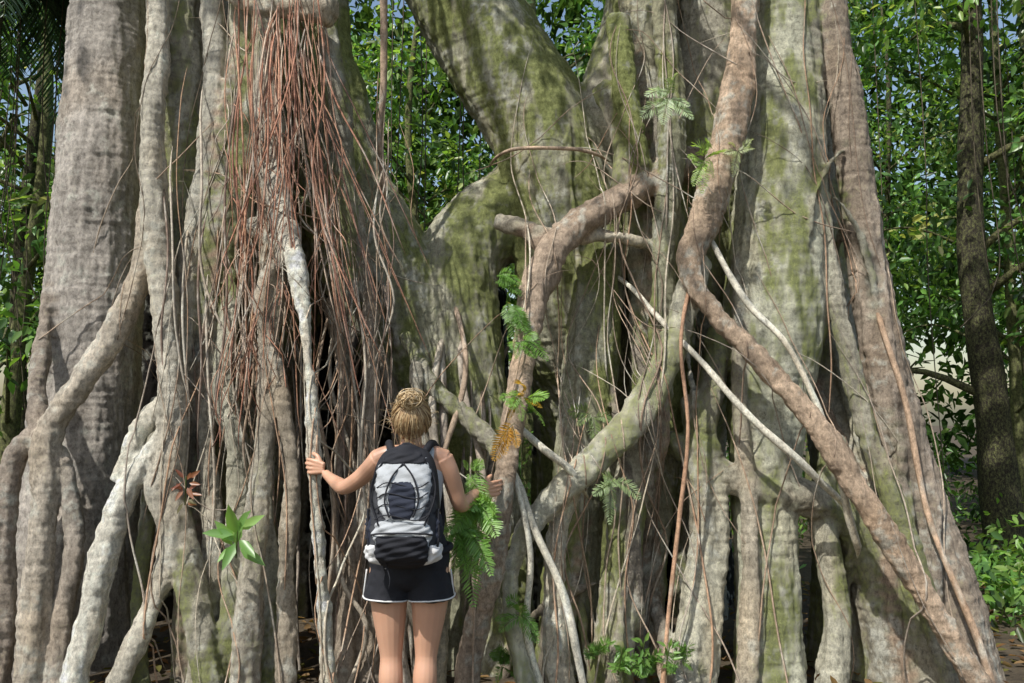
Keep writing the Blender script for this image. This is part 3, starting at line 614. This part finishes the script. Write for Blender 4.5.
for q in range(120):
    dv=rng.normal(0,1,3); dv[1]=-abs(dv[1])*.5; st=hp(dv,1.03) if dv[2]>-.5 else BUN
    e=st+(st-HC)*random.uniform(.1,.4)+rng.normal(0,.014,3)
    T(hb,[(*st,.0008),(*((st+e)/2+rng.normal(0,.008,3)),.0007),(*e,.0004)],random.choice(bcols),4,.01)
for q in range(50):
    x=random.gauss(0,.03); T(hb,[(x,-.08,1.53,.0012),(x*1.1,-.08,1.49,.001),(x*1.2+random.gauss(0,.006),-.075,1.455-random.random()*.02,.0007)],random.choice(hcols),4,.015)
hb.obj('hair',HAIR,woman)
eb=B(); 
for s in (-1,1): T(eb,[(s*.03-.008,.098,1.588,.005),(s*.03,.101,1.588,.008),(s*.03+.008,.098,1.588,.005)],SK,10,.004)
eb.obj('eyes',WHITE,woman); 
mb=B(); T(mb,[(-.022,.104,1.527,.003),(0,.112,1.525,.006),(.022,.104,1.527,.003)],SK,8,.006)
for s in (-1,1): T(mb,[(s*.018,.104,1.61,.002),(s*.03,.103,1.614,.003),(s*.045,.094,1.608,.002)],SK,6,.008)
m,nt,N,L=newmat('lips_brows'); finish(nt,(.30,.10,.07),.5); mb.obj('mouth_and_brows',m,woman)
shb=B()
for s in (-1,1):
    T(shb,[(s*.076,-.06,.04,.036),(s*.076,0,.05,.045),(s*.08,.07,.045,.045),(s*.088,.15,.035,.04),(s*.09,.18,.03,.03)],SK,16,.01)
    T(shb,[(s*.076,0,.06,.043),(s*.076,0,.115,.04)],SK,16,.01)
shb.obj('shoes',CHAR,woman)
# ---------------------------------------------------------------- backpack
pack=empty('backpack')
def zz(z): return .905+(z-.865)*(.545/.585)   # fit height
PK=np.array([(0,-.17,zz(.865),.085,.05),(0,-.185,zz(.885),.125,.085),(0,-.19,zz(.93),.150,.105),(0,-.195,zz(1.02),.158,.115),(0,-.19,zz(1.12),.158,.112),(0,-.185,zz(1.22),.154,.105),(0,-.18,zz(1.32),.144,.095),(0,-.17,zz(1.39),.122,.08),(0,-.16,zz(1.43),.088,.06),(0,-.15,zz(1.45),.04,.03)])
bb=B(); rings(bb,PK,SK,48,2.6,.012); o=bb.obj('pack_body',BLACK,pack)
PKd=cr(PK,.004)
def ps(ang,z,off=.0):
    z=zz(z)
    i=np.interp(z,PKd[:,2],np.arange(len(PKd))); r=np.array([np.interp(i,np.arange(len(PKd)),PKd[:,k]) for k in range(5)])
    t=math.radians(ang-90); c,s=math.cos(t),math.sin(t); p=2.6
    w=.004*math.sin(z*90+ang*.13)+.003*math.sin(z*210-ang*.2)
    return np.array([r[0]+(r[3]+off+w)*np.sign(c)*abs(c)**(2/p), r[1]+(r[4]+off+w)*np.sign(s)*abs(s)**(2/p), z])
def patch(name,z0,z1,half,mat,off=.006,nz=24,na=22,c=0):
    V=[];
    for i in range(nz+1):
        t=i/nz; z=z0+(z1-z0)*t; h=half(t)
        for j in range(na+1):
            q=j/na*2-1; e=min(1,4*(1-abs(q)))*min(1,5*t+.0)*min(1,5*(1-t)); V.append(ps(c+q*h,z,-.003+(off+.003)*max(e,0)**.5)+OFF)
    k=(np.arange(nz)[:,None]*(na+1)+np.arange(na)[None,:]).ravel()
    quadmesh(name,np.array(V),np.column_stack([k,k+1,k+na+2,k+na+1]),None,mat,pack)
patch('side_panel',.93,1.37,lambda t:78-10*t,CHAR,.004)
patch('main_panel',1.085,1.395,lambda t:22+34*math.sin(min(1,t*1.05)*math.pi*.62)**1.2,GREY,.012)
patch('lower_panel',.955,1.11,lambda t:30+26*(1-abs(2*t-1))**.5,GREY,.011)
patch('front_pocket',.90,1.04,lambda t:38+10*(1-t),BLACK,.022)
patch('mesh_insert',1.10,1.30,lambda t:9+9*math.sin(t*3.14),NAVY,.019)
patch('top_yoke',1.36,1.43,lambda t:55-20*t,BLACK,.012)
for s in (-1,1):
    patch('side_mesh_pocket',.99,1.12,lambda t:18,NAVY,.014,12,10,c=s*78)
    patch('hip_pad',.885,.985,lambda t:24,WHITE,.024,12,12,c=s*68)
cb2=B()
for z in (1.12,1.17,1.22,1.27):
    T(cb2,[(*ps(-38,z-.015,.016),.0028),(*ps(-15,z+.01,.020),.0028),(*ps(15,z-.015,.020),.0028),(*ps(38,z+.012,.016),.0028)],SK,6,.01)
for s in (-1,1):
    T(cb2,[(*ps(s*30,1.08,.013),.0045),(*ps(s*52,1.2,.013),.0045),(*ps(s*56,1.3,.012),.0045),(*ps(s*34,1.39,.012),.0045)],SK,6,.01)
    T(cb2,[(*ps(s*12,1.12,.02),.004),(*ps(s*19,1.2,.02),.004),(*ps(s*12,1.3,.018),.004),(*ps(0,1.37,.016),.004)],SK,6,.01)
    T(cb2,[(*ps(s*62,.90,.01),.006),(*ps(s*66,1.0,.008),.006),(*ps(s*66,1.15,.008),.006)],SK,6,.01)
    T(cb2,[(s*.06,-.14,1.385,.018),(s*.085,-.09,1.43,.020),(s*.10,-.03,1.455,.020),(s*.115,.03,1.44,.02),(s*.125,.085,1.38,.02),(s*.13,.105,1.25,.018),(s*.15,.07,1.10,.012),(s*.15,-.02,1.02,.010),(s*.14,-.12,.97,.010)],SK,10,.02,.9)
    T(cb2,[(s*.13,-.12,.95,.014),(s*.19,-.04,.965,.016),(s*.18,.05,.97,.014),(s*.10,.115,.97,.012),(0,.125,.97,.012)],SK,8,.02)
T(cb2,[(-.025,-.17,1.42,.006),(-.02,-.16,1.455,.006),(.02,-.16,1.455,.006),(.025,-.17,1.42,.006)],SK,8,.008)
T(cb2,[(*ps(-44,1.035,.016),.0045),(*ps(-20,1.045,.025),.0045),(*ps(20,1.045,.025),.0045),(*ps(44,1.035,.016),.0045)],SK,6,.01)
T(cb2,[(*ps(-20,.93,.018),.003),(*ps(-24,.88,.02),.003),(-.05,-.29,.87,.003),(-.055,-.285,.83,.003)],SK,6,.01)
cb2.obj('straps_cords_zips',BLACK,pack)
# ================================================================ light, sky, camera
w=bpy.data.worlds.new('World'); scene.world=w; w.use_nodes=True; nt=w.node_tree
sky=nt.nodes.new('ShaderNodeTexSky'); sky.sky_type='NISHITA'; sky.sun_disc=False; sky.dust_density=2.0; sky.air_density=1.4; sky.ozone_density=.6
elev=math.asin(SUNDIR[2]); az=math.atan2(SUNDIR[0],SUNDIR[1]); sky.sun_elevation=elev; sky.sun_rotation=az
bg=nt.nodes['Background']; nt.links.new(sky.outputs[0],bg.inputs[0]); bg.inputs[1].default_value=.15
sun=bpy.data.lights.new('sun','SUN'); sun.energy=5; sun.angle=math.radians(.53); sun.color=(1,.97,.91)
so=bpy.data.objects.new('sun',sun); scene.collection.objects.link(so); so.rotation_euler=Vector(SUNDIR).to_track_quat('Z','Y').to_euler()
cam=bpy.data.cameras.new('camera'); co=bpy.data.objects.new('camera',cam); scene.collection.objects.link(co)
co.location=(0,0,CAMZ); co.rotation_euler=(math.pi/2+PITCH,0,0); cam.sensor_width=36; cam.lens=800/1024*36; cam.clip_end=600; cam.clip_start=.05
scene.camera=co
scene.view_settings.view_transform='Standard'; scene.view_settings.look='None'; scene.view_settings.exposure=0
